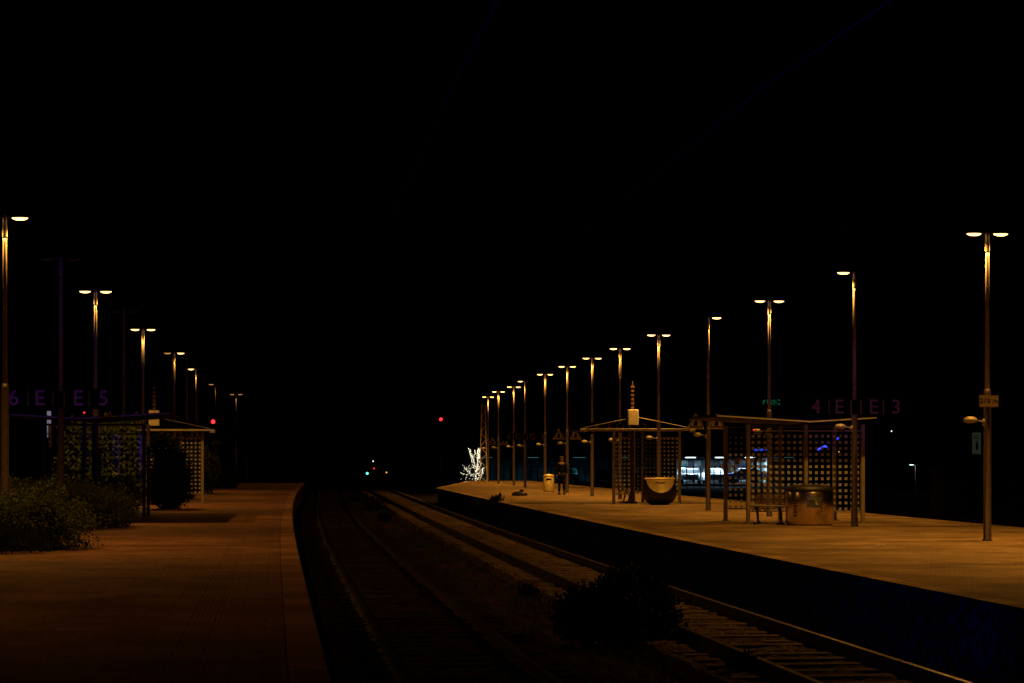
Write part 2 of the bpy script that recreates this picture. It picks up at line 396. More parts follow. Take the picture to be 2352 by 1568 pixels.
for ctr, lb in ((ltr, "thin overhead line wire above the curved track"), (rtr, "thin overhead line wire above the track by the platform")):
    b = B(); pts = []
    for k in range(0, 60):
        y = 14+k*3.0; s = ((y-27) % 55)/55
        pts.append((ctr(y)+.25*math.sin(y*.06), y, 6.4+(.9*(2*s-1)**2-.5)*.35))
    b.tube(pts, .009, 5)
    tag(obj("overhead_wire", b, M['wire']), lb, "wire", "overhead line wires")

# ------------------------------------------------------------ street lamps
LCOL = (1.0, 0.45, 0.075)
def spotd(name, en):
    d = bpy.data.lights.new(name, 'SPOT'); d.energy = en; d.color = LCOL
    d.spot_size = math.radians(150); d.spot_blend = 0.6; d.shadow_soft_size = 0.07; return d
LR = spotd("sodium_light", 640); LL = spotd("sodium_light_old", 400); LW = spotd("sodium_light_weak", 60)

pole_b = B(); pole_b.lathe([(.10, 0), (.10, .02), (.078, .03), (.072, 2.9), (.050, 2.98)], n=16)
pole_up = B(); pole_up.lathe([(.048, 2.98), (.037, 5.55), (.037, 5.62)], n=16)
pole_col = B(); pole_col.lathe([(.037, 5.62), (.050, 5.66), (.050, 5.82), (.040, 5.85), (.040, 6.02), (.02, 6.04)], n=16)
def head_mesh(sx):
    h = B(); h.lathe([(.6, -.005), (1, .0), (.95, .02), (.5, .045), (.05, .055)], (sx*.27, 0, 6.0), .165, .10, 20)
    h.box((sx*.075, 0, 6.01), (.11, .05, .03), bev=.008); return h
def lens_mesh(sx):
    l = B(); l.lathe([(.1, -.05), (.5, -.045), (.85, -.025), (.95, -.006)], (sx*.27, 0, 6.0), .155, .09, 20); return l
META = {}
def lamp(x, y, heads, label, speaker=True, rz=HEAD, data=None):
    e = empty("street_lamp", (x, y, 0), label, "street lamp", "street lamps along the platforms", rz)
    def part(key, bld, m, name=None, par=None, smooth=True):
        k = key+m
        if k not in META:
            o = obj(name or key, bld(), M[m], par or e, smooth=smooth); META[k] = o.data
        else:
            o = bpy.data.objects.new(name or key, META[k]); COL.objects.link(o); o.parent = par or e
        return o
    part("pole_base", lambda: pole_b, 'pole_d', "lower_pole"); part("pole_up", lambda: pole_up, 'pole', "upper_pole"); part("collar", lambda: pole_col, 'pole')
    for sx, st in zip((-1, 1), heads):
        if not st: continue
        h = part(f"lamp_head{sx}", lambda: head_mesh(sx), 'house', "lamp_head")
        part(f"lens{sx}", lambda: lens_mesh(sx), {'on': 'lens', 'weak': 'lens_w', 'off': 'lens_off'}[st], "lens", h)
        if st != 'off':
            lo = bpy.data.objects.new("lamp_light", (data or LR) if st == 'on' else LW); COL.objects.link(lo)
            lo.parent = e; lo.location = (sx*.33, 0, 5.92); lo.rotation_euler = (0, -sx*math.radians(12), 0)
    if speaker:
        def sp():
            b = B(); b.tube([(-.05, 0, 2.32), (-.2, 0, 2.36), (-.3, 0, 2.40)], .013)
            b.lathe([(.05, -.075), (.13, -.05), (.14, -.03), (.12, .02), (.06, .055), (.02, .06)], (-.34, 0, 2.38), 1, 1, 16)
            b.box((-.075, 0, 2.32), (.03, .1, .14)); return b
        part("loudspeaker", sp, 'frame', "loudspeaker")
    return e
DL = "tall platform lamp with two flat glowing heads"
SL = "tall platform lamp with a single glowing head"
right = [(10.25, 30.6, ('on', 'on')), (9.31, 39.0, ('on', 'on')), (8.12, 47.2, ('on', None)), (7.20, 55.7, ('on', 'on')), (6.14, 62.3, (None, 'on')), (5.24, 71.1, ('on', 'on')),
         (4.30, 79.2, ('on', 'on')), (3.49, 86.7, ('on', 'on')), (2.62, 94.5, ('on', 'on')), (1.715, 103.2, ('on', 'on')), (.74, 112.4, ('on', None)),
         (.11, 121.2, ('on', 'on')), (-.88, 129.8, ('on', 'on')), (-1.69, 140.7, ('on', 'on'))]
for x, y, h in right:
    lb = DL if (h[0] and h[1]) else SL
    if y == 39.0: lb = "tall platform lamp with two heads, carrying a distance plate"
    lamp(x, y, h, lb)
left = [(-8.3, 21.5, ('weak', 'weak')), (-9.27, 36.4, ('on', 'on')), (-9.97, 44.0, ('off', 'off')), (-10.98, 52.5, ('on', 'on')), (-11.6, 59.5, ('off', 'off')), (-12.6, 68.0, ('on', 'on')),  # first lamp, out of frame, is added to lift the dark foreground
        (-14.0, 82.5, ('weak', 'on')), (-14.7, 90, ('off', 'off')), (-15.4, 97.2, ('on', None)), (-17.4, 117, ('weak', None)), (-18.7, 135, ('weak', 'weak'))]
for x, y, h in left:
    lb = DL if (h[0] and h[1]) else SL
    if h[0] == 'off': lb = "unlit dark platform lamp with two flat heads"
    lamp(x, y, h, lb, speaker=False, data=LL)

# off-frame blue source, split into added spots that each tint one thing
def aim_spot(name, loc, tgt, en, deg, col):
    d = bpy.data.lights.new(name, 'SPOT'); d.energy = en; d.color = col; d.spot_size = math.radians(deg); d.spot_blend = .8; d.shadow_soft_size = .05
    o = bpy.data.objects.new(name, d); COL.objects.link(o); o.location = loc
    o.rotation_euler = (Vector(tgt)-Vector(loc)).to_track_quat('-Z', 'Y').to_euler()
aim_spot("blue_light", (-7, 2, 1.8), (-10.3, 44, 4.9), 4200, 11, (.10, .02, 1))
aim_spot("blue_light", (1.5, -2, 2.2), (1.7, 24, 8.2), 12000, 26, (.03, .05, 1))
aim_spot("blue_light", (3.2, 9, .2), (5.05, 25, -.55), 420, 9, (.02, .03, 1))
aim_spot("blue_light", (7.0, 4, 2.6), (8.2, 47.2, 3.1), 4000, 4, (.25, .05, 1))

# ------------------------------------------------------------ 210 m plate
e = empty("distance_sign", (9.31, 38.88, 2.73), "cream rectangular plate reading 210 m fixed to a pole", "sign", None, HEAD)
obj("plate", B().box((0, 0, 0), (.40, .012, .24), bev=.005), M['cream'], e)
obj("border", B().box((0, -.009, .115), (.40, .006, .008)).box((0, -.009, -.115), (.40, .006, .008)).box((-.196, -.009, 0), (.008, .006, .23)).box((.196, -.009, 0), (.008, .006, .23)), M['black'], e)
text("210 m", .135, M['black'], e, (0, -.010, 0), off=.001, sp=1.08)
obj("bracket", B().box((0, .04, .05), (.12, .06, .03)), M['pole'], e)

# ------------------------------------------------------------ sector signs
def sector(x, y, z, n1, let, n2, lm='letter_l'):
    e = empty("platform_sector_sign", (x, y-.1, z), f"dark hanging sign reading {n1} {let} {let} {n2} on a lamp pole", "sign", "platform sector signs", HEAD)
    for cx, w_ in ((-.99, .62), (-.40, .5), (.40, .5), (.99, .62)):
        obj("panel", B().box((cx, 0, 0), (w_, .03, .46), bev=.008), M['black'], e)
    for bx in (-.66, -.12, .12, .66):
        obj("edge_strip", B().box((bx, -.01, 0), (.018, .06, .34)), M['strip'], e)
    obj("bracket", B().box((0, .02, .0), (.22, .03, .34)), M['black'], e)
    for cx, t in ((-.97, n1), (-.41, let), (.42, let), (.97, n2)):
        text(t, .48, M[lm], e, (cx, -.022, -.0), off=.002)
sector(8.12, 47.1, 2.82, "4", "E", "3")
sector(4.30, 79.1, 2.83, "4", "F", "3")
sector(.74, 112.3, 2.85, "4", "G", "3")
sector(-9.97, 43.9, 2.93, "6", "E", "5", 'letter')
sector(-14.0, 82.4, 2.95, "6", "F", "5")
sector(-17.4, 116.9, 2.9, "6", "G", "5")

# ------------------------------------------------------------ warning triangles
def warn(x, y, z):
    e = empty("warning_sign", (x, y-.12, z), "yellow triangular warning sign with black pictogram on a pole", "sign", "triangular warning signs", HEAD)
    def tri(s): return [(-.29*s, -.22*s), (.29*s, -.22*s), (0, .28*s)]
    obj("border", B().prism(tri(1.0), -.006, .01), M['yellow'], e)
    obj("plate", B().prism(tri(.8), -.011, -.007), M['black'], e)
    p = B(); p.prism(tri(.62), -.015, -.0115); obj("inner_plate", p, M['yellow'], e)
    q = B(); q.prism([(-.09, -.12), (.06, -.12), (.06, .0), (.0, .07), (-.06, .0)], -.019, -.0155)
    obj("pictogram", q, M['black'], e)
    obj("bracket", B().box((0, .03, -.02), (.1, .04, .05)), M['darkm'], e)
for x, y, sep_ in ((6.14, 62.3, .4), (2.62, 94.5, .4), (-.88, 129.8, .4), (-11.6, 59.5, .4), (-14.7, 90, .38), (-18.1, 122, .0)):
    for s in ((-1, 1) if sep_ else (1,)):
        warn(x+s*sep_*(.62 if (y == 62.3 and s > 0) else 1), y, 2.76)
b = B(); b.lathe([(.07, 0), (.05, 3.0), (.02, 3.05)], n=10)
tag(obj("sign_post", b, M['pole_d'], loc=(-18.1, 122, 0)), "dark post holding a triangular warning sign", "post")
b = B(); b.lathe([(.07, 0), (.05, 2.0), (.02, 2.05)], n=10); b.box((0, -.06, 1.85), (.3, .02, .12))
tag(obj("marker_post", b, M['pole_d'], loc=(-17.2, 129, 0)), "thin dark post at the platform end", "post")

# ------------------------------------------------------------ shelters
def glass_panel(name, w_, h_, parent, loc, rz=0, m='glass'):
    me = bpy.data.meshes.new(name)
    me.from_pydata([(-w_/2, 0, 0), (w_/2, 0, 0), (w_/2, 0, h_), (-w_/2, 0, h_)], [], [(0, 1, 2, 3)])
    uv = me.uv_layers.new(name="UVMap")
    nx = round(w_/.15); k = (nx*.15-.075)
    offx = (w_-k)/2
    uv.data.foreach_set("uv", [-offx, 0, w_-offx, 0, w_-offx, h_, -offx, h_])
    me.materials.append(M[m])
    o = bpy.data.objects.new(name, me); COL.objects.link(o); o.parent = parent; o.location = loc; o.rotation_euler = (0, 0, rz)
    return o

def shelter_v(x, y, half, xl, xr, hz, label, gap, y0, y1, gm='glass', gr='glass_mid', fm='frame', extra=None, mid=True, rear=(-1, 1)):
    e = empty("platform_shelter", (x, y, 0), label, "shelter", "platform waiting shelters", HEAD)
    for yy in (0, gap):
        for xx in (-half, 0, half):
            obj("post", B().box((xx, yy, hz/2-.02), (.09, .12, hz-.02), bev=.012).box((xx, yy, .01), (.16, .18, .02)), M[fm], e)
        for s in (-1, 1):
            if yy and s not in rear: continue
            cx = s*half/2
            glass_panel("glass_panel", half-.14, 1.95, e, (cx, yy, .33), m=gr if yy else gm)
            for zz in (.31, 2.30): obj("panel_frame", B().box((cx, yy, zz), (half-.12, .03, .03)), M['darkm' if yy else fm], e)
        obj("cross_beam", B().tube([(-half, yy, hz-.06), (half, yy, hz-.06)], .025, 8), M['darkm'], e)
    if mid: glass_panel("glass_panel", gap-.2, 1.95, e, (0, gap/2, .33), math.pi/2, m=gr)
    if extra:
        obj("post", B().box((extra[0], extra[1], hz/2), (.10, .12, hz-.02), bev=.012), M[fm], e)
    poly = [(xl, hz+.14), (0, hz), (xr, hz+.14*xr/abs(xl)), (xr, hz+.05+.14*xr/abs(xl)), (0, hz+.05), (xl, hz+.19)]
    obj("roof", B().prism(poly[:2]+poly[4:], y0, y1).prism([poly[1], poly[2], poly[3], poly[4]], y0, y1), M['roof'], e)
    tr = B(); yy = y0-.012
    tr.prism([(xl, hz+.145), (0, hz+.005), (0, hz+.03), (xl, hz+.17)], yy-.01, yy+.01)
    tr.prism([(0, hz+.005), (xr, hz+.005+.14*xr/abs(xl)), (xr, hz+.03+.14*xr/abs(xl)), (0, hz+.03)], yy-.01, yy+.01)
    obj("roof_trim", tr, M['trim'], e)
    return e
sr = shelter_v(7.27, 49.3, 1.45, -2.35, 1.65, 2.5, "glass shelter with dotted panes and shallow butterfly roof", 2.6, -.5, 3.3, rear=(-1,), mid=False)
shelter_v(-11.6, 55.2, 1.38, -2.35, 2.35, 2.62, "dark glass shelter with dotted panes half hidden by shrubs", 1.6, -4.3, .7, 'glass_dim', 'glass_dim', 'pole_d', (.1, -3.4), False, rear=())  # dark frame and near-black dots stand for the weak light here
for px_, pz_ in ((-1.15, 1.55), (-.55, 1.6)):
    obj("notice", B().box((px_, 2.55, pz_), (.12, .01, .16), bev=.003), M['frame'], sr)

def shelter_t(x, y, label):
    e = empty("platform_shelter", (x, y, 0), label, "shelter", "platform waiting shelters", HEAD)
    for xx in (-1.2, 1.2):
        obj("post", B().box((xx, 0, 1.3), (.1, .1, 2.6), bev=.012).box((xx, 0, .01), (.18, .18, .02)), M['frame'], e)
        obj("post", B().box((xx*.2, 2.2, 1.3), (.1, .1, 2.6), bev=.012), M['frame'], e)
    glass_panel("glass_panel", .68, 2.0, e, (-.80, 0, .35)); glass_panel("glass_panel", .68, 2.0, e, (.80, 0, .35))
    glass_panel("glass_panel", .86, 2.0, e, (0, .5, .35), m='glass_mid'); glass_panel("glass_panel", 1.6, 2.0, e, (-.42, 1.1, .35), math.pi/2, m='glass_mid')
    for cx in (-.8, .8):
        for zz in (.33, 2.37): obj("panel_frame", B().box((cx, 0, zz), (.7, .03, .03)), M['frame'], e)
    for cx in (-.44, .44): obj("post", B().box((cx, 0, 1.3), (.04, .04, 2.6)), M['frame'], e)
    obj("roof", B().box((-.42, 1.0, 2.66), (4.1, 3.0, .07), bev=.02), M['roof'], e)
    obj("roof_trim", B().box((-.42, -.52, 2.66), (4.14, .03, .07), bev=.01), M['trim'], e)
    for cx in (-2.4, 1.58): obj("end_bracket", B().box((cx, -.5, 2.62), (.2, .1, .12), bev=.02), M['trim'], e)
    obj("mast", B().cyl((-.54, -.1, 0), (-.54, -.1, 3.9), .06, .05).cyl((-.54, -.1, 3.9), (-.54, -.1, 4.4), .03), M['pole_d'], e)
    for i in range(6): obj("mast_clamp", B().box((-.54, -.1, 3.45+i*.15), (.13 if i % 2 else .10, .12, .07)), M['strip'], e)
    obj("information_box", B().box((-.54, -.24, 3.1), (.38, .16, .56), bev=.02), M['cream'], e)
    obj("tie_rod", B().tube([(-2.35, -.4, 2.72), (-.74, -.2, 3.05)], .013), M['pole'], e)
    obj("tie_rod", B().tube([(-.34, -.2, 3.1), (1.5, -.4, 2.72)], .013), M['pole'], e)
    return e
shelter_t(4.85, 71.7, "flat-roofed shelter with dotted panes and cream box on mast")
shelter_t(-12.56, 73.0, "flat-roofed shelter with cream box on mast, beside shrubs")

# ------------------------------------------------------------ benches
def bench(x, y, rz, label, half=.75):
    e = empty("bench", (x, y, 0), label, "bench", "benches in the shelters", rz)
    seat = B(); back = B()
    for k in range(9):
        seat.cyl((-half, -.22+k*.055, .46-.02*math.sin(k/8*math.pi)), (half, -.22+k*.055, .46-.02*math.sin(k/8*math.pi)), .013, n=6)
    for k in range(6):
        back.cyl((-half, .25+k*.012, .50+k*.045), (half, .25+k*.012, .50+k*.045), .013, n=6)
    for t in (-1, -.33, .33, 1):
        xx = t*half
        seat.box((xx, 0, .44), (.025, .5, .02)); back.cyl((xx, .24, .46), (xx, .32, .76), .014, n=6)
    obj("seat", seat, M['frame'], e); obj("backrest", back, M['strip'], e)
    for xx in (-half*.7, half*.7):
        obj("leg", B().box((xx, .02, .03), (.05, .5, .05), bev=.01).cyl((xx, .1, .05), (xx, .0, .43), .03).tube([(xx, -.22, .44), (xx, .0, .3)], .015), M['darkm'], e)
bench(6.28, 48.75, HEAD-.55, "metal wire bench beside the glass shelter", .42)
bench(4.25, 72.6, HEAD+math.pi/2, "metal wire bench inside the flat-roofed shelter")

# ------------------------------------------------------------ bins
e = empty("recycling_bin", (7.22, 48.3, 0), "wide stainless steel waste bin with vertical lettering and notice", "bin")
obj("body", B().lathe([(.93, .0), (.96, .03), (1.0, .05), (1.0, .80), (.98, .83)], sx=.58, sy=.46, n=64, pw=1), M['steel'], e, smooth=True)
obj("lid", B().lathe([(1.0, .83), (1.01, .85), (.97, .90), (.8, .95), (.4, .985), (.1, .99)], sx=.58, sy=.46, n=64, pw=1), M['darkm'], e, smooth=True)
for cx in (-.3, 0, .3):
    b = B(); b.lathe([(.11, 0), (.11, .03), (.09, .035)], (cx, -.02, .955)); obj("flap", b, M['frame'], e)
obj("base", B().lathe([(.9, -.0), (.9, .05)], sx=.56, sy=.44, n=32), M['darkm'], e)
obj("notice", B().box((.03, -.475, .56), (.34, .02, .25), .0, bev=.004), mat("notice_green_grey", (.10, .12, .07), .5), e)
text("L", .13, M['cream'], e, (.10, -.49, .55), off=.004)
text("Bitte trennen", .035, M['cream'], e, (-.02, -.49, .64), off=.0)
text("ABFALL", .13, M['darkm'], e, (-.40, -.345, .42), rot=(math.pi/2, -math.pi/2, -.55), off=.001, ext=.002)

e = empty("round_bin", (5.18, 69.9, 0), "dark rounded bin with a golden crescent-shaped front flap", "bin")
def rz_(z): return .6*(max(0, 1-abs((z-.46)/.48)**2.6))**(1/2.6)
prof = [(max(.3, rz_(z)), z) for z in np.linspace(0.0, .9, 18)]
obj("body", B().lathe(prof, sx=1, sy=.85, n=36), M['darkm'], e, smooth=True)
vs = []; fs = []; nx = 20; nz = 6
for i in range(nx+1):
    x = -.48+.96*i/nx; zb = .89-.46*math.sqrt(max(0, 1-(x/.485)**2))
    for k in range(nz+1):
        z = zb+(.89-zb)*k/nz; yy = -(.64-.45*(z-.43))*math.sqrt(max(0.0, 1-(x/.72)**2))
        vs.append((x, yy, z))
for i in range(nx):
    for k in range(nz): a = i*(nz+1)+k; fs.append((a, a+nz+1, a+nz+2, a+1))
obj("flap", B().add(vs, fs), M['brass'], e, smooth=True)
obj("rim", B().lathe([(.52, .88), (.55, .90), (.55, .93), (.5, .945), (.2, .95)], sx=1, sy=.85, n=36), M['brass'], e, smooth=True)
obj("handle", B().tube([(-.15, -.47, .80), (-.1, -.56, .80), (.1, -.56, .80), (.15, -.47, .80)], .018), M['darkm'], e)

e = empty("litter_bin", (1.80, 97.6, 0), "brass-coloured cylindrical litter bin standing on the platform", "bin")
obj("body", B().lathe([(.24, .0), (.26, .03), (.26, .72), (.24, .74)], n=24), M['brass'], e, smooth=True)
obj("lid", B().lathe([(.27, .74), (.28, .77), (.25, .83), (.1, .87)], n=24), M['brass'], e, smooth=True)
obj("opening", B().box((0, -.255, .62), (.26, .02, .1), bev=.006), M['black'], e)

# ------------------------------------------------------------ foliage
def leaves(name, blobs, n, size, mt, label, cat, loc, seed=0, stems=True, core=True, spike=False, group=None):
    rng = np.random.default_rng(seed); V = []; F = []; MI = []
    tot = sum(r[0]*r[1]*r[2] for c, r in blobs)
    for c, r in blobs:
        k = int(n*r[0]*r[1]*r[2]/tot)
        d = rng.normal(size=(k, 3)); d /= np.linalg.norm(d, axis=1)[:, None]
        for i in range(k):
            q = d[i]; lum = 1+.55*noise.noise(Vector(q*2.4)+Vector((seed, c[0], c[1])))+.30*noise.noise(Vector(q*6)+Vector((c[2], seed, 3)))
            rad = lum*(rng.random()**.28)*(1+(.2*rng.random() if rng.random() < .2 else 0))
            p = np.array(c)+q*np.array(r)*rad
            if p[2] < 0.02: p[2] = .02+rng.random()*.15
            a = rng.normal(size=3); a /= np.linalg.norm(a)
            if spike: a = np.array([rng.normal()*.3, rng.normal()*.3, 1]); a /= np.linalg.norm(a)
            b = np.cross(a, rng.normal(size=3)); b /= np.linalg.norm(b)+1e-9
            s = size*rng.uniform(.6, 1.4); o = len(V); wd = .16 if spike else .42
            V += [tuple(p-a*s*.1), tuple(p+b*s*wd+a*s*.4), tuple(p+a*s), tuple(p-b*s*wd+a*s*.4)]
            F.append((o, o+1, o+2, o+3)); MI.append(0)
    bb = B(); bb.v = V; bb.f = F; bb.mi = MI
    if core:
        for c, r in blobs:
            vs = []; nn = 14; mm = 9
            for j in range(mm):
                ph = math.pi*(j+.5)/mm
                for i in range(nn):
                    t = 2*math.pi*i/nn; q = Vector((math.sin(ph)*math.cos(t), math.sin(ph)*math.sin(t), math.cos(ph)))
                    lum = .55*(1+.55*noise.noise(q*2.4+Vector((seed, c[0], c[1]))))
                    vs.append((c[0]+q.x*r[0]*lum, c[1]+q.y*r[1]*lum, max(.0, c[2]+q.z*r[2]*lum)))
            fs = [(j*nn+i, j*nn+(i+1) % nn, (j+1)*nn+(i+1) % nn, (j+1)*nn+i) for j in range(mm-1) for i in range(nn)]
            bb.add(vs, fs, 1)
    if stems:
        for c, r in blobs:
            for _ in range(6):
                x0 = c[0]+rng.uniform(-.2, .2)*r[0]; y0 = c[1]+rng.uniform(-.2, .2)*r[1]
                e1 = (c[0]+rng.uniform(-.8, .8)*r[0], c[1]+rng.uniform(-.8, .8)*r[1], c[2]+rng.uniform(.2, .85)*r[2])
                mid = ((x0+e1[0])/2, (y0+e1[1])/2, e1[2]*.6)
                bb.cyl((x0, y0, 0), mid, .022, .014, 6, 2); bb.cyl(mid, e1, .014, .005, 5, 2)
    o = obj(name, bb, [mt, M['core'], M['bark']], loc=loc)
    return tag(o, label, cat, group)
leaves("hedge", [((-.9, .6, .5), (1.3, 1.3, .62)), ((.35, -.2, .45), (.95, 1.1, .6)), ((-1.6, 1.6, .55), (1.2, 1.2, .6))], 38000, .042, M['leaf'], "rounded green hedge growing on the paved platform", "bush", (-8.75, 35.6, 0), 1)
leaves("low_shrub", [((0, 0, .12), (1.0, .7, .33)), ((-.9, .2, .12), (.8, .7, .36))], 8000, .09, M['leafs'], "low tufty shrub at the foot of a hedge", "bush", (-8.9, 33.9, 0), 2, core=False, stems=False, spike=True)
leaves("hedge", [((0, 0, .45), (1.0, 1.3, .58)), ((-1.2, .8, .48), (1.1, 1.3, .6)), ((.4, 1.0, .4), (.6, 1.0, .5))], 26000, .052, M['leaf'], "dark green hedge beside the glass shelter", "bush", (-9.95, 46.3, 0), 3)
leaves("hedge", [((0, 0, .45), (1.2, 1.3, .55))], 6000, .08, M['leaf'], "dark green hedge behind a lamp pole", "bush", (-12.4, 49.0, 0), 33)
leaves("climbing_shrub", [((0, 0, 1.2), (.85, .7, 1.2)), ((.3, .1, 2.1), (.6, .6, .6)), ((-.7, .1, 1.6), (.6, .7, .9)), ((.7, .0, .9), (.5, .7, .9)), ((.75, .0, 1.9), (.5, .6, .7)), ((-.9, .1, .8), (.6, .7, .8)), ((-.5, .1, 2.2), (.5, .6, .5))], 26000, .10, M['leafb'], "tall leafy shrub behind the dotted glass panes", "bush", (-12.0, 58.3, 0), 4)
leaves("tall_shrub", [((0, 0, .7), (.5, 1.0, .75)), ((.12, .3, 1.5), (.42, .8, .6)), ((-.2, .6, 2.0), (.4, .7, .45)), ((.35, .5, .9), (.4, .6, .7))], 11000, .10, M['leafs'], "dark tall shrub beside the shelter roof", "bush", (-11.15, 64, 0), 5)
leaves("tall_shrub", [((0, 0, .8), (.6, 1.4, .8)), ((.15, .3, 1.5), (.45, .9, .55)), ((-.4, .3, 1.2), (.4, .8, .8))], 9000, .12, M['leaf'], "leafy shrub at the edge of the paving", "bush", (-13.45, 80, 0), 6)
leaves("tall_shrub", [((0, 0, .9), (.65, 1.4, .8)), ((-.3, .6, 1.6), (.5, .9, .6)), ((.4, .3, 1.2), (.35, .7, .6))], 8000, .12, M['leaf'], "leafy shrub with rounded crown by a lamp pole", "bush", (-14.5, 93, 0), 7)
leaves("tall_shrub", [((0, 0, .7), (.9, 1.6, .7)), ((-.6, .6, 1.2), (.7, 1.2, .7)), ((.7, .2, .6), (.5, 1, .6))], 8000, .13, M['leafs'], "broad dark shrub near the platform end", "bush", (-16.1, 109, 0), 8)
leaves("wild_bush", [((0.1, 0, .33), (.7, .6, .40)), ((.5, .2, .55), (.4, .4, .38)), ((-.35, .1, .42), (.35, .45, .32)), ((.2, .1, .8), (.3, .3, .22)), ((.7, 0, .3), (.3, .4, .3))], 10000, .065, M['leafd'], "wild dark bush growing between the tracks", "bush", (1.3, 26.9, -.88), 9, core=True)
for i, (x, y, z, s, n_) in enumerate([(-.55, 71, 0, .34, 160), (-1.2, 66.5, -.05, .22, 120), (-6.6, 95, -.9, .9, 700), (-5.0, 78, -.9, .4, 300), (.3, 36, -.9, .22, 240), (2.6, 22.5, -.85, .25, 260), (-8.7, 112, -.9, .8, 400)]):
    leaves("weed_tuft", [((0, 0, s*.35), (s*.7, s*.6, s*.45))], n_, .14 if y > 40 else .1, M['leafd'] if z < -.5 else M['leafs'], "small tuft of weeds beside the track", "plant", (x, y, z), 20+i, stems=False, core=False, spike=True, group="weed tufts by the tracks")

rng = np.random.default_rng(5); bb = B()
for _ in range(14000):
    y = 14+rng.random()**1.4*85; t = rng.random(); x = ltr(y)+1.2+(rtr(y)-ltr(y)-2.4)*t
    if noise.noise(Vector((x*.9, y*.35, 0))) < -.02: continue
    h = rng.uniform(.04, .16); a = rng.random()*6.28; dx, dy = math.cos(a)*.012, math.sin(a)*.012
    lx, ly = rng.normal()*.03, rng.normal()*.03
    bb.add([(x-dx, y-dy, -.95), (x+dx, y+dy, -.95), (x+lx, y+ly, -.93+h)], [(0, 1, 2)])
o = obj("grass", bb, M['leafs']); o["kind"] = "stuff"

# ------------------------------------------------------------ lit tree, lattice mast
def lit_tree():
    e = empty("decorated_tree", (-3.0, 165, -.6), "small bare tree wrapped in warm white string lights", "tree")
    b = B(); beads = B(); rnd = random.Random(11)
    def bead(c, s):
        beads.add([c+Vector(v)*s for v in ((1, 0, 0), (-1, 0, 0), (0, 1, 0), (0, -1, 0), (0, 0, 1), (0, 0, -1))], [(0, 2, 4), (2, 1, 4), (1, 3, 4), (3, 0, 4), (2, 0, 5), (1, 2, 5), (3, 1, 5), (0, 3, 5)])
    def limb(pts, r0, r1, step, s):
        n = len(pts)-1
        for i in range(n):
            p, q = Vector(pts[i]), Vector(pts[i+1]); ra = r0+(r1-r0)*i/n; rb = r0+(r1-r0)*(i+1)/n
            b.cyl(p, q, ra, rb, 7); k = max(2, int((q-p).length/step))
            for j in range(k):
                t = (j+rnd.random()*.6)/k; a = rnd.random()*6.28
                bead(p+(q-p)*t+Vector((math.cos(a), math.sin(a), 0))*(ra+.02), s)
    limb([(.2, 0, 0), (.15, 0, .7), (.2, 0, 1.3), (.28, 0, 1.9), (.2, 0, 2.6), (.28, 0, 3.1)], .20, .03, .016, .045)
    limb([(.2, 0, 1.0), (-.15, 0, 1.6), (-.3, 0, 2.3), (-.55, 0, 3.1)], .10, .02, .03, .04)
    limb([(-.25, 0, 2.1), (-.05, 0, 2.6), (-.15, 0, 3.0)], .05, .015, .05, .035)
    limb([(.17, 0, .6), (-.4, 0, .95), (-.9, 0, 1.5)], .08, .02, .04, .038)
    limb([(-.4, 0, .95), (-.95, 0, .9), (-1.25, 0, 1.1)], .05, .015, .06, .035)
    limb([(.17, 0, .5), (.5, 0, .9), (.62, 0, 1.5)], .08, .02, .03, .04)
    limb([(.15, 0, .3), (-.3, 0, .4), (-.8, 0, .35)], .06, .015, .05, .035)
    for _ in range(70): bead(Vector((rnd.gauss(-.45, .45), rnd.gauss(0, .3), rnd.uniform(.05, 1.7))), .028)
    obj("trunk", b, M['bark'], e); k = obj("string_lights", beads, emis("string_light_white", (1, .9, .62), 1.5), e); k["kind"] = "stuff"
lit_tree()
e = empty("lattice_mast", (-1.95, 136, 0), "lattice steel overhead line mast lit by a platform lamp", "mast")
H = 5.4
def wd(z): return .26-.14*z/H
for sx in (-1, 1):
    for sy in (-1, 1): obj("leg", B().cyl((sx*wd(0), sy*wd(0), -.3), (sx*wd(H), sy*wd(H), H), .03, n=6), M['cream'], e)
b = B(); n = 11
for i in range(n):
    z0, z1 = H*i/n, H*(i+1)/n; s = 1 if i % 2 else -1
    for yy in (-1, 1): b.cyl((-s*wd(z0), yy*wd(z0), z0), (s*wd(z1), yy*wd(z1), z1), .02, n=5)
    for xx in (-1, 1): b.cyl((xx*wd(z0), -s*wd(z0), z0), (xx*wd(z1), s*wd(z1), z1), .02, n=5)
obj("bracing", b, M['cream'], e)

# ------------------------------------------------------------ signals
def signal(x, y, zb, zl, m, r, label, stripe=False):
    e = empty("railway_signal", (x, y, zb), label, "signal", "railway signals")
    h = zl-zb
    obj("mast", B().cyl((0, 0, 0), (0, 0, h), .07, .05).box((0, 0, .1), (.3, .3, .2)), M['darkm'], e)
    obj("signal_head", B().box((0, -.05, h), (r*4, .12, r*5), bev=.03).box((0, -.2, h+r*1.2), (r*2.2, .3, .02)), M['black'], e)
    k = B(); k.lathe([(1, 0), (.8, .5), (.3, .7)], sx=r, sy=r, n=16)
    k.v = [(v[0], -.12-v[2]*r*.5, h+v[1]) for v in k.v]
    obj("signal_lens", k, M[m], e)
    if stripe:
        for i in range(5): obj("striped_plate", B().box((.0, -.1, h*.1+.55+i*.4), (.22, .03, .4)), M['redpaint' if i % 2 == 0 else 'whitepaint'], e)
    return e
signal(-6.6, 185, -1, 5.3, 'red', .15, "railway signal mast showing a red light", True)
signal(-22.5, 150, -1, 4.42, 'red', .15, "railway signal showing a red light beyond the shrubs")
signal(-32.2, 150, -1, 5.1, 'red', .06, "distant small red signal light on a mast")
signal(-21.8, 300, -1, -.55, 'teal', .19, "low railway signal showing a green light")
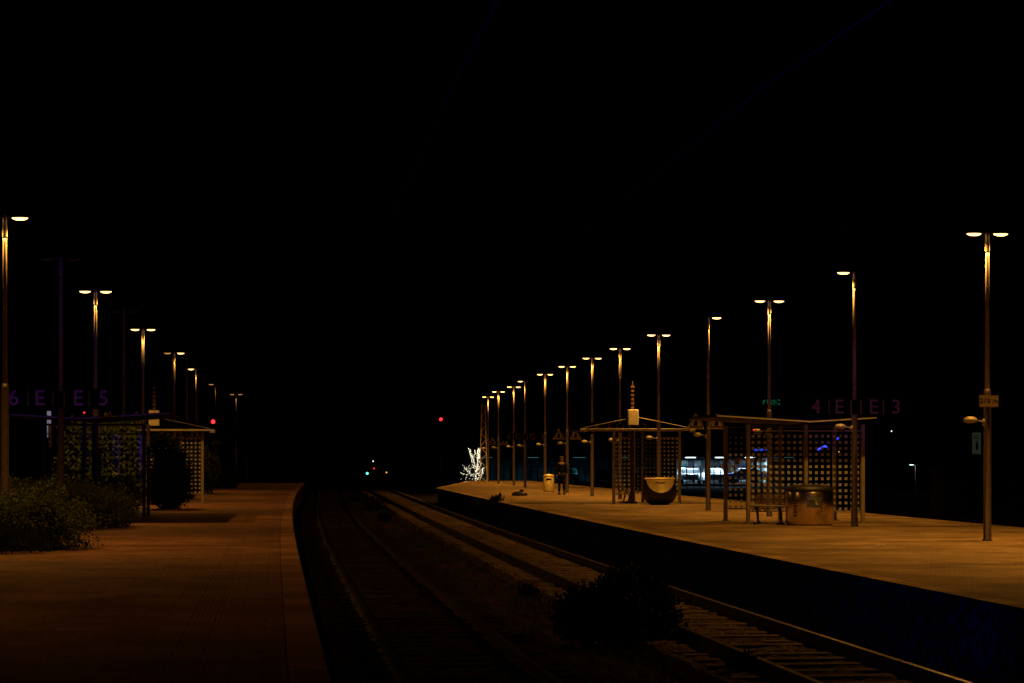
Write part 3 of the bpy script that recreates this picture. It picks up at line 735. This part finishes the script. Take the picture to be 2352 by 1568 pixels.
signal(-20.9, 300, -1, 1.3, 'white_l', .08, "distant mast with small pale light")
signal(-20.8, 300, -1, .2, 'red', .08, "distant low signal with small red light")
signal(-18.9, 300, -1, -.4, 'amber', .10, "distant low signal with amber light")
signal(38.1, 200, -1, 4.4, 'white_l', .06, "distant mast with small white light")

e = empty("path_light", (30.4, 150, -1.0), "small white path lamp on a thin pole", "street lamp")
obj("pole", B().cyl((0, 0, 0), (0, 0, 2.15), .05, .035).tube([(0, 0, 2.1), (-.25, 0, 2.2)], .03), M['pole'], e)
obj("lamp_head", B().box((-.3, 0, 2.22), (.4, .2, .06), bev=.02), M['house'], e)
obj("lens", B().box((-.3, 0, 2.17), (.30, .14, .04), bev=.015), M['white_l'], e)
ll = bpy.data.lights.new("path_light_source", 'POINT'); ll.energy = 7; ll.color = (.75, .9, 1); ll.shadow_soft_size = .05
lo = bpy.data.objects.new("path_light_source", ll); COL.objects.link(lo); lo.parent = e; lo.location = (-.3, 0, 2.05)

# ------------------------------------------------------------ parking deck in the background
M['conc'] = mat("parking_concrete", (.30, .32, .33), .85, var=.3, scale=1.0, spec=.1)
M['wallw'] = mat("parking_white_wall", (.45, .48, .50), .8, var=.6, scale=.9, spec=.1)
M['fascia'] = mat("deck_fascia_dark", (.010, .010, .012), .9, spec=.05)
e = empty("parking_deck", (0, 190, -1.0), "low open parking deck lit inside by cold white lights", "building")
obj("floor", B().box((12, 9, .12), (34, 20, .24)), M['fascia'], e)
obj("roof", B().box((12, 9, 3.02), (34.6, 20.6, .44)), M['fascia'], e)
obj("back_wall", B().box((12, 18.8, 1.52), (33.6, .3, 2.5)), M['wallw'], e)
obj("parapet", B().box((12, -1.35, 3.45), (34.6, .12, .3)), M['fascia'], e)
for x in (-5.0, 28.8): obj("side_wall", B().box((x, 9, 1.52), (.25, 19.4, 2.5)), M['fascia'], e)
for i in range(8):
    obj("column", B().box((-4.5+i*4.6, -.7, 1.52), (.35, .35, 2.5), bev=.03), M['fascia'], e)
for x in (15.6, 24.9): obj("partition_wall", B().box((x, 9, 1.50), (.25, 18, 2.5)), M['conc'], e)
for x, w_ in ((17.3, .35), (18.5, .6), (19.7, .3), (21.0, .9), (22.4, .35), (23.2, .5), (24.3, .3)): obj("inner_pillar", B().box((x, 15.5, 1.50), (w_, .4, 2.5)), M['fascia'], e)
obj("down_stand_beam", B().box((20.2, 10, 2.62), (9, .5, .34)), M['fascia'], e)
tub = emis("fluorescent_tube", (.8, .95, 1.0), 7); tubd = emis("fluorescent_tube_dim", (.3, .8, .9), .12)
def deckl(nm, en, c):
    d = bpy.data.lights.new(nm, 'AREA'); d.shape = 'RECTANGLE'; d.size = 1.2; d.size_y = .3; d.energy = en; d.color = c; return d
lw = deckl("deck_light", 560, (.50, .80, 1)); lt_ = deckl("deck_light_dim", 9, (.12, .55, .75)); lt2 = deckl("deck_light_faint", 4, (.2, .7, .9))
for i, x in enumerate((-2.5, 2.1, 6.7, 11.3, 17.4, 20.3, 23.2, 27)):
    br_ = 16 < x < 25
    for yy in (4, 13):
        obj("tube_light", B().box((x, yy, 2.76), (1.0, .12, .05), bev=.015), tub if br_ else tubd, e)
        lo = bpy.data.objects.new("deck_light_source", lw if br_ else (lt_ if x < 7 else lt2)); COL.objects.link(lo); lo.parent = e; lo.location = (x, yy, 2.7)

def car_build(loc, paint, label, rz):
    e = empty("parked_car", loc, label, "car", "cars parked under the deck", rz)
    side = [(-2.1, .35), (-2.15, .7), (-1.95, .92), (-1.15, 1.0), (-.45, 1.42), (.95, 1.45), (1.7, 1.05), (2.1, .98), (2.15, .55), (2.1, .33)]
    b = B(); n = len(side); vs = []
    for yy in (-.85, -.78, .78, .85):
        for x, z in side: vs.append((x*(1 if abs(yy) < .8 else .985), yy*(.82 if z > 1.1 else 1), z))
    fs = []
    for k in range(3):
        for i in range(n): j = (i+1) % n; fs.append((k*n+i, k*n+j, k*n+n+j, k*n+n+i))
    fs += [tuple(reversed(range(n))), tuple(range(3*n, 4*n))]; b.add(vs, fs); obj("body", b, paint, e)
    gl = M['darkm']
    for s in (-1, 1):
        obj("window", B().prism([(-.98, 1.02), (-.42, 1.36), (.9, 1.39), (1.45, 1.06)], s*.86, s*.84), gl, e)
    obj("windscreen", B().add([(-1.17, -.66, 1.02), (-1.17, .66, 1.02), (-.5, .56, 1.41), (-.5, -.56, 1.41)], [(0, 1, 2, 3)]), gl, e)
    for x in (-1.35, 1.35):
        for s in (-1, 1):
            wv = obj("wheel", B().cyl((x, s*.72, .32), (x, s*.9, .32), .32, n=20), M['black'], e)
            obj("rim", B().cyl((x, s*.9, .32), (x, s*.91, .32), .2, n=14), M['steel'], wv)
    for s in (-1, 1):
        obj("headlight", B().box((-2.1, s*.6, .72), (.1, .35, .13), bev=.02), M['whitepaint'], e)
        obj("tail_light", B().box((2.12, s*.62, .82), (.08, .3, .12), bev=.02), M['redpaint'], e)
    return e
paints = {"silver": mat("paint_silver", (.5, .52, .54), .3, .5), "white": mat("paint_white", (.75, .75, .75), .3), "dark blue": mat("paint_blue", (.03, .06, .2), .3), "black": mat("paint_black", (.02, .02, .02), .25), "red": mat("paint_red", (.35, .03, .03), .3)}
for (x, y, c, r) in [(17.3, 193, "silver", 1.45), (19.6, 193.5, "white", 1.62), (22.6, 193.4, "dark blue", .1), (13.0, 193.5, "black", .1), (23.5, 201, "red", 1.4), (20.4, 200, "dark blue", 1.5), (9.0, 193, "black", 1.5), (5.5, 193.4, "silver", 1.6), (17.6, 202, "white", 1.5)]:
    car_build((x, y, -.76), paints[c], f"{c} hatchback parked under the concrete deck", r)
for x, c, lb in ((21.8, (.5, .05, .03), "red"), (22.8, (.8, .3, .04), "orange"), (24.1, (.05, .2, .6), "blue"), (17.9, (.1, .35, .4), "teal")):
    e2 = empty("wall_poster", (x, 208.6, .6), f"{lb} poster panel on the white deck wall", "poster")
    obj("panel", B().box((0, 0, 0), (.7, .06, 1.0), bev=.02), mat("poster_"+lb, c, .6, var=.3), e2)
    obj("frame", B().box((0, -.02, .53), (.8, .08, .06)), M['frame'], e2)

e = empty("metal_fence", (6, 182, -1.0), "long dark metal bar fence before the parking deck", "fence")
b = B(); k = B()
for i in range(58): b.box((-8+i*.62, 0, 1.0), (.10 if i < 38 else .05, .07, 2.0))
for z in (.25, 1.95): k.box((9.7, 0, z), (35.6, .05, .06))
bars = obj("bars", b, M['darkm'], e); bars["kind"] = "stuff"; obj("rail", k, M['darkm'], e)
e = empty("low_building", (22.0, 95, -1.0), "low plastered outbuilding in near darkness", "building")
obj("wall", B().box((0, 0, .95), (3.4, 3, 1.9)), mat("plaster_dim", (.018, .018, .012), .9, var=.4, scale=2, spec=.05), e)
obj("roof", B().prism([(-1.9, 1.9), (1.9, 1.9), (1.8, 2.05), (-1.8, 2.15)], -1.7, 1.7), M['fascia'], e)
obj("door", B().box((-.6, -1.52, .85), (.8, .04, 1.7), bev=.01), M['fascia'], e)
obj("window", B().box((.7, -1.52, 1.15), (.9, .04, .6), bev=.01), M['black'], e)

e = empty("apartment_building", (32, 240, -1), "dark unlit apartment block with a green rooftop sign", "building")
obj("wall", B().box((0, 0, 4), (34, 10, 8)), mat("render_dark", (.01, .01, .011), .9, spec=.05), e)
obj("roof", B().prism([(-17.4, 8), (17.4, 8), (15, 8.6), (-15, 8.6)], -5.4, 5.4), M['fascia'], e)
for i in range(9):
    for j in range(2): obj("window", B().box((-15+i*3.7, -5.02, 2.5+j*3), (1.3, .06, 1.5), bev=.02), M['black'], e)
rnd = random.Random(4); s = B()
for gx in range(5):
    cx = -2.3+gx*.42
    for _ in range(7):
        a = rnd.uniform(0, 3.14); p = (cx+rnd.uniform(-.13, .13), -5.6, 9.3+rnd.uniform(-.28, .28)); L_ = rnd.uniform(.06, .15)
        s.cyl((p[0]-math.cos(a)*L_, p[1], p[2]-math.sin(a)*L_), (p[0]+math.cos(a)*L_, p[1], p[2]+math.sin(a)*L_), .026, n=6)
obj("rooftop_sign", s, emis("neon_green", (.02, .6, .28), .15), e)
obj("sign_frame", B().box((-1.45, -5.4, 8.9), (2.4, .05, .06)).box((-2.4, -5.4, 8.7), (.06, .06, .5)).box((-.5, -5.4, 8.7), (.06, .06, .5)), M['fascia'], e)

def glow_sign(x, y, z0, z1, wdt, col, s, label, txt=None):
    e = empty("distant_sign", (x, y, -1), label, "sign")
    obj("post", B().cyl((0, .1, 0), (0, .1, z1+1), .06), M['darkm'], e)
    obj("panel", B().box((0, 0, (z0+z1)/2+1), (wdt, .15, z1-z0), bev=.03), emis("sign_glow_%d" % int(x), col, s), e)
    if txt: text(txt, wdt*.7, M['black'], e, (0, -.09, z0+1+(z1-z0)*.78))
    obj("figure", B().box((0, -.09, z0+1+(z1-z0)*.35), (wdt*.3, .02, (z1-z0)*.3), bev=.008).cyl((0, -.08, z0+1+(z1-z0)*.56), (0, -.1, z0+1+(z1-z0)*.56), wdt*.12), M['black'], e)
glow_sign(28.0, 120, 1.9, 3.2, .5, (.5, .6, .4), .025, "dim white sign panel with dark pictogram on a post", "IC")  # unlit panel, given a faint added glow so it shows
glow_sign(-27.9, 120, 2.9, 4.5, .22, (.75, .6, .9), .2, "narrow pale glowing sign on a dark post")
e = empty("blue_graffiti_glow", (35.1, 150, -1.05), "small blue graffiti glow near the ground, built as a panel", "sign")  # glowing panel and post added for a patch of blue graffiti glow
obj("post", B().box((0, .05, .5), (.08, .08, 1.0)), M['darkm'], e)
obj("panel", B().prism([(-.15, .5), (.1, .4), (.17, .8), (.12, 1.0), (-.17, .95)], -.03, .03), emis("blue_glow", (.15, .3, 1), 2.5), e, loc=(0, 0, -.6))
e.location.z = -.8
e = empty("neon_and_reflection", (23.9, 150, -1), "slanted blue neon tubes on a dark frame", "sign")
obj("frame", B().box((0, .1, 1.6), (.08, .08, 3.2)).box((.2, .1, 3.2), (2.0, .06, .06)), M['darkm'], e)
obj("glow_tube", B().tube([(-.9, 0, 3.3), (-.3, 0, 3.6), (-.2, 0, 3.5)], .07), emis("neon_blue", (.04, .06, 1), 2.5), e)
obj("glow_tube", B().tube([(.35, 0, 4.0), (.7, 0, 4.2)], .07), emis("neon_blue_b", (.03, .05, 1), 2), e)
e = empty("neon_and_reflection", (19.0, 152, -1), "short glowing blue strip for a reflection on glass", "sign")  # glowing strip and frame stand in for a blue reflection on glass
obj("frame", B().box((0, .1, 1.6), (.08, .08, 3.2)), M['darkm'], e)
obj("glow_tube", B().tube([(-.5, 0, 3.3), (.6, 0, 3.35)], .07), emis("blue_reflection_glow", (.02, .08, 1), 1.4), e)
signal(18.7, 154, -1, 3.85, 'red', .07, "distant small red signal light behind the shelter")
signal(25.6, 156, -1, 2.2, 'amber', .06, "distant small amber light on a mast")

# ------------------------------------------------------------ litter
e = tag(obj("dropped_bag", B().lathe([(.30, 0), (.36, .04), (.33, .12), (.2, .18), (.06, .2)], sx=1, sy=.6, n=14, pw=.8).lathe([(.1, .15), (.07, .22), (.12, .28)], (.1, 0, 0), n=8), M['darkm'], loc=(.33, 87, 0), smooth=True), "dark crumpled bag lying on the paving", "bag")
vs = []; nn = 7
for i in range(nn):
    for j in range(nn): vs.append(((i-3)*.035+random.uniform(-.01, .01), (j-3)*.03, .012+.03*abs(noise.noise((i*.9, j*.9, 2)))))
tag(obj("crumpled_paper", B().add(vs, [(i*nn+j, (i+1)*nn+j, (i+1)*nn+j+1, i*nn+j+1) for i in range(nn-1) for j in range(nn-1)]), M['litter'], loc=(6.77, 36.6, 0)), "crumpled pale paper lying on the paving", "litter")

# ------------------------------------------------------------ person
def skin(name, nodes, edges, mt, parent, sub=2):
    me = bpy.data.meshes.new(name); me.from_pydata([n[0] for n in nodes], edges, [])
    o = bpy.data.objects.new("tmp", me); COL.objects.link(o)
    sk = o.modifiers.new("s", 'SKIN'); ss = o.modifiers.new("d", 'SUBSURF'); ss.levels = sub; ss.render_levels = sub
    for i, n in enumerate(nodes):
        v = me.skin_vertices[0].data[i]; r = n[1]; v.radius = (r, r) if not isinstance(r, tuple) else r; v.use_root = (i == 0)
    bpy.context.view_layer.update()
    m2 = bpy.data.meshes.new_from_object(o.evaluated_get(bpy.context.evaluated_depsgraph_get())); bpy.data.objects.remove(o)
    m2.materials.clear(); m2.materials.append(mt); m2.polygons.foreach_set("use_smooth", [True]*len(m2.polygons)); m2.name = name
    p = bpy.data.objects.new(name, m2); COL.objects.link(p); p.parent = parent; return p
pe = empty("person", (2.25, 90.3, 0), "person in dark jacket and trousers walking along the platform", "person", None, .1)
skinm = mat("skin", (.16, .09, .06), .6, var=.05); jac = mat("jacket_dark", (.006, .006, .008), .9, var=.3, spec=.05); tro = mat("trousers_dark", (.007, .007, .010), .9, spec=.05); hairm = mat("hair_dark", (.012, .008, .006), .8); shoe = mat("shoe_black", (.01, .01, .01), .6)
def bodynodes():
    N = [((0, 0, .93), (.13, .10)), ((0, 0, 1.08), (.12, .09)), ((0, .0, 1.26), (.15, .10)), ((0, .0, 1.39), (.12, .085)), ((0, 0, 1.46), .05), ((0, -.01, 1.53), .06), ((0, -.015, 1.61), .085), ((0, -.005, 1.67), .065)]
    E = [(i, i+1) for i in range(7)]
    for s in (-1, 1):
        o = len(N)
        N += [((s*.17, 0, 1.385), .058), ((s*.225, .03*s, 1.12), .043), ((s*.23, -.07-.06*s, .90), .030), ((s*.232, -.09-.06*s, .84), (.034, .02))]
        E += [(3, o), (o, o+1), (o+1, o+2), (o+2, o+3)]
        hx, hy, hz = N[o+3][0]
        for k, (dx, L) in enumerate(((-.024, .07), (-.008, .08), (.008, .075), (.024, .06))):
            j = len(N); N += [((hx+dx*.4, hy+dx, hz-.035), .009), ((hx-s*.006, hy+dx-.006, hz-.035-L*.55), .0085), ((hx-s*.022, hy+dx-.01, hz-.035-L*.95), .007)]
            E += [(o+3, j), (j, j+1), (j+1, j+2)]
        j = len(N); N += [((hx-s*.008, hy-.04, hz-.0), .011), ((hx-s*.018, hy-.058, hz-.035), .009)]; E += [(o+3, j), (j, j+1)]
        st = .13*s
        o = len(N); N += [((s*.09, 0, .87), .085), ((s*.095, -st*.6-.03, .49), .058), ((s*.095, -st, .10), .038), ((s*.10, -st-.10, .045), (.04, .03)), ((s*.10, -st-.17, .035), (.035, .022))]
        E += [(0, o), (o, o+1), (o+1, o+2), (o+2, o+3), (o+3, o+4)]
    return N, E
N_, E_ = bodynodes(); skin("body", N_, E_, skinm, pe)
J = [((0, 0, .86), (.155, .125)), ((0, 0, 1.08), (.14, .115)), ((0, 0, 1.26), (.165, .12)), ((0, 0, 1.39), (.135, .10)), ((0, 0, 1.455), .07)]; JE = [(0, 1), (1, 2), (2, 3), (3, 4)]
for s in (-1, 1):
    o = len(J); J += [((s*.175, 0, 1.38), .072), ((s*.228, .03*s, 1.12), .058), ((s*.232, -.065-.06*s, .915), .043)]; JE += [(3, o), (o, o+1), (o+1, o+2)]
skin("jacket", J, JE, jac, pe)
T = [((0, 0, .93), (.14, .11))]; TE = []
for s in (-1, 1):
    st = .13*s; o = len(T); T += [((s*.092, 0, .85), .098), ((s*.096, -st*.6-.03, .49), .072), ((s*.096, -st, .11), .056)]; TE += [(0, o), (o, o+1), (o+1, o+2)]
skin("trousers", T, TE, tro, pe)
for s in (-1, 1):
    st = .13*s; b = B(); b.box((s*.10, -st-.07, .05), (.10, .28, .09), bev=.03); b.box((s*.10, -st-.07, .012), (.105, .29, .024)); obj("shoe", b, shoe, pe, smooth=True)
b = B(); b.lathe([(.078, -.07), (.10, -.02), (.105, .04), (.085, .09), (.03, .115)], (0, .025, 1.63), .95, 1.0, 16); b.box((0, .07, 1.54), (.16, .06, .2), bev=.02); obj("hair", b, hairm, pe, smooth=True)
b = B(); b.cyl((0, -.09, 1.625), (0, -.118, 1.595), .008, .013, 6); obj("nose", b, skinm, pe)
for s in (-1, 1): obj("eye", B().box((s*.032, -.093, 1.63), (.022, .012, .01), bev=.003), M['black'], pe); obj("ear", B().box((s*.088, 0, 1.61), (.016, .03, .05), bev=.006), skinm, pe)
obj("mouth", B().box((0, -.088, 1.565), (.04, .01, .008), bev=.002), M['redpaint'], pe)
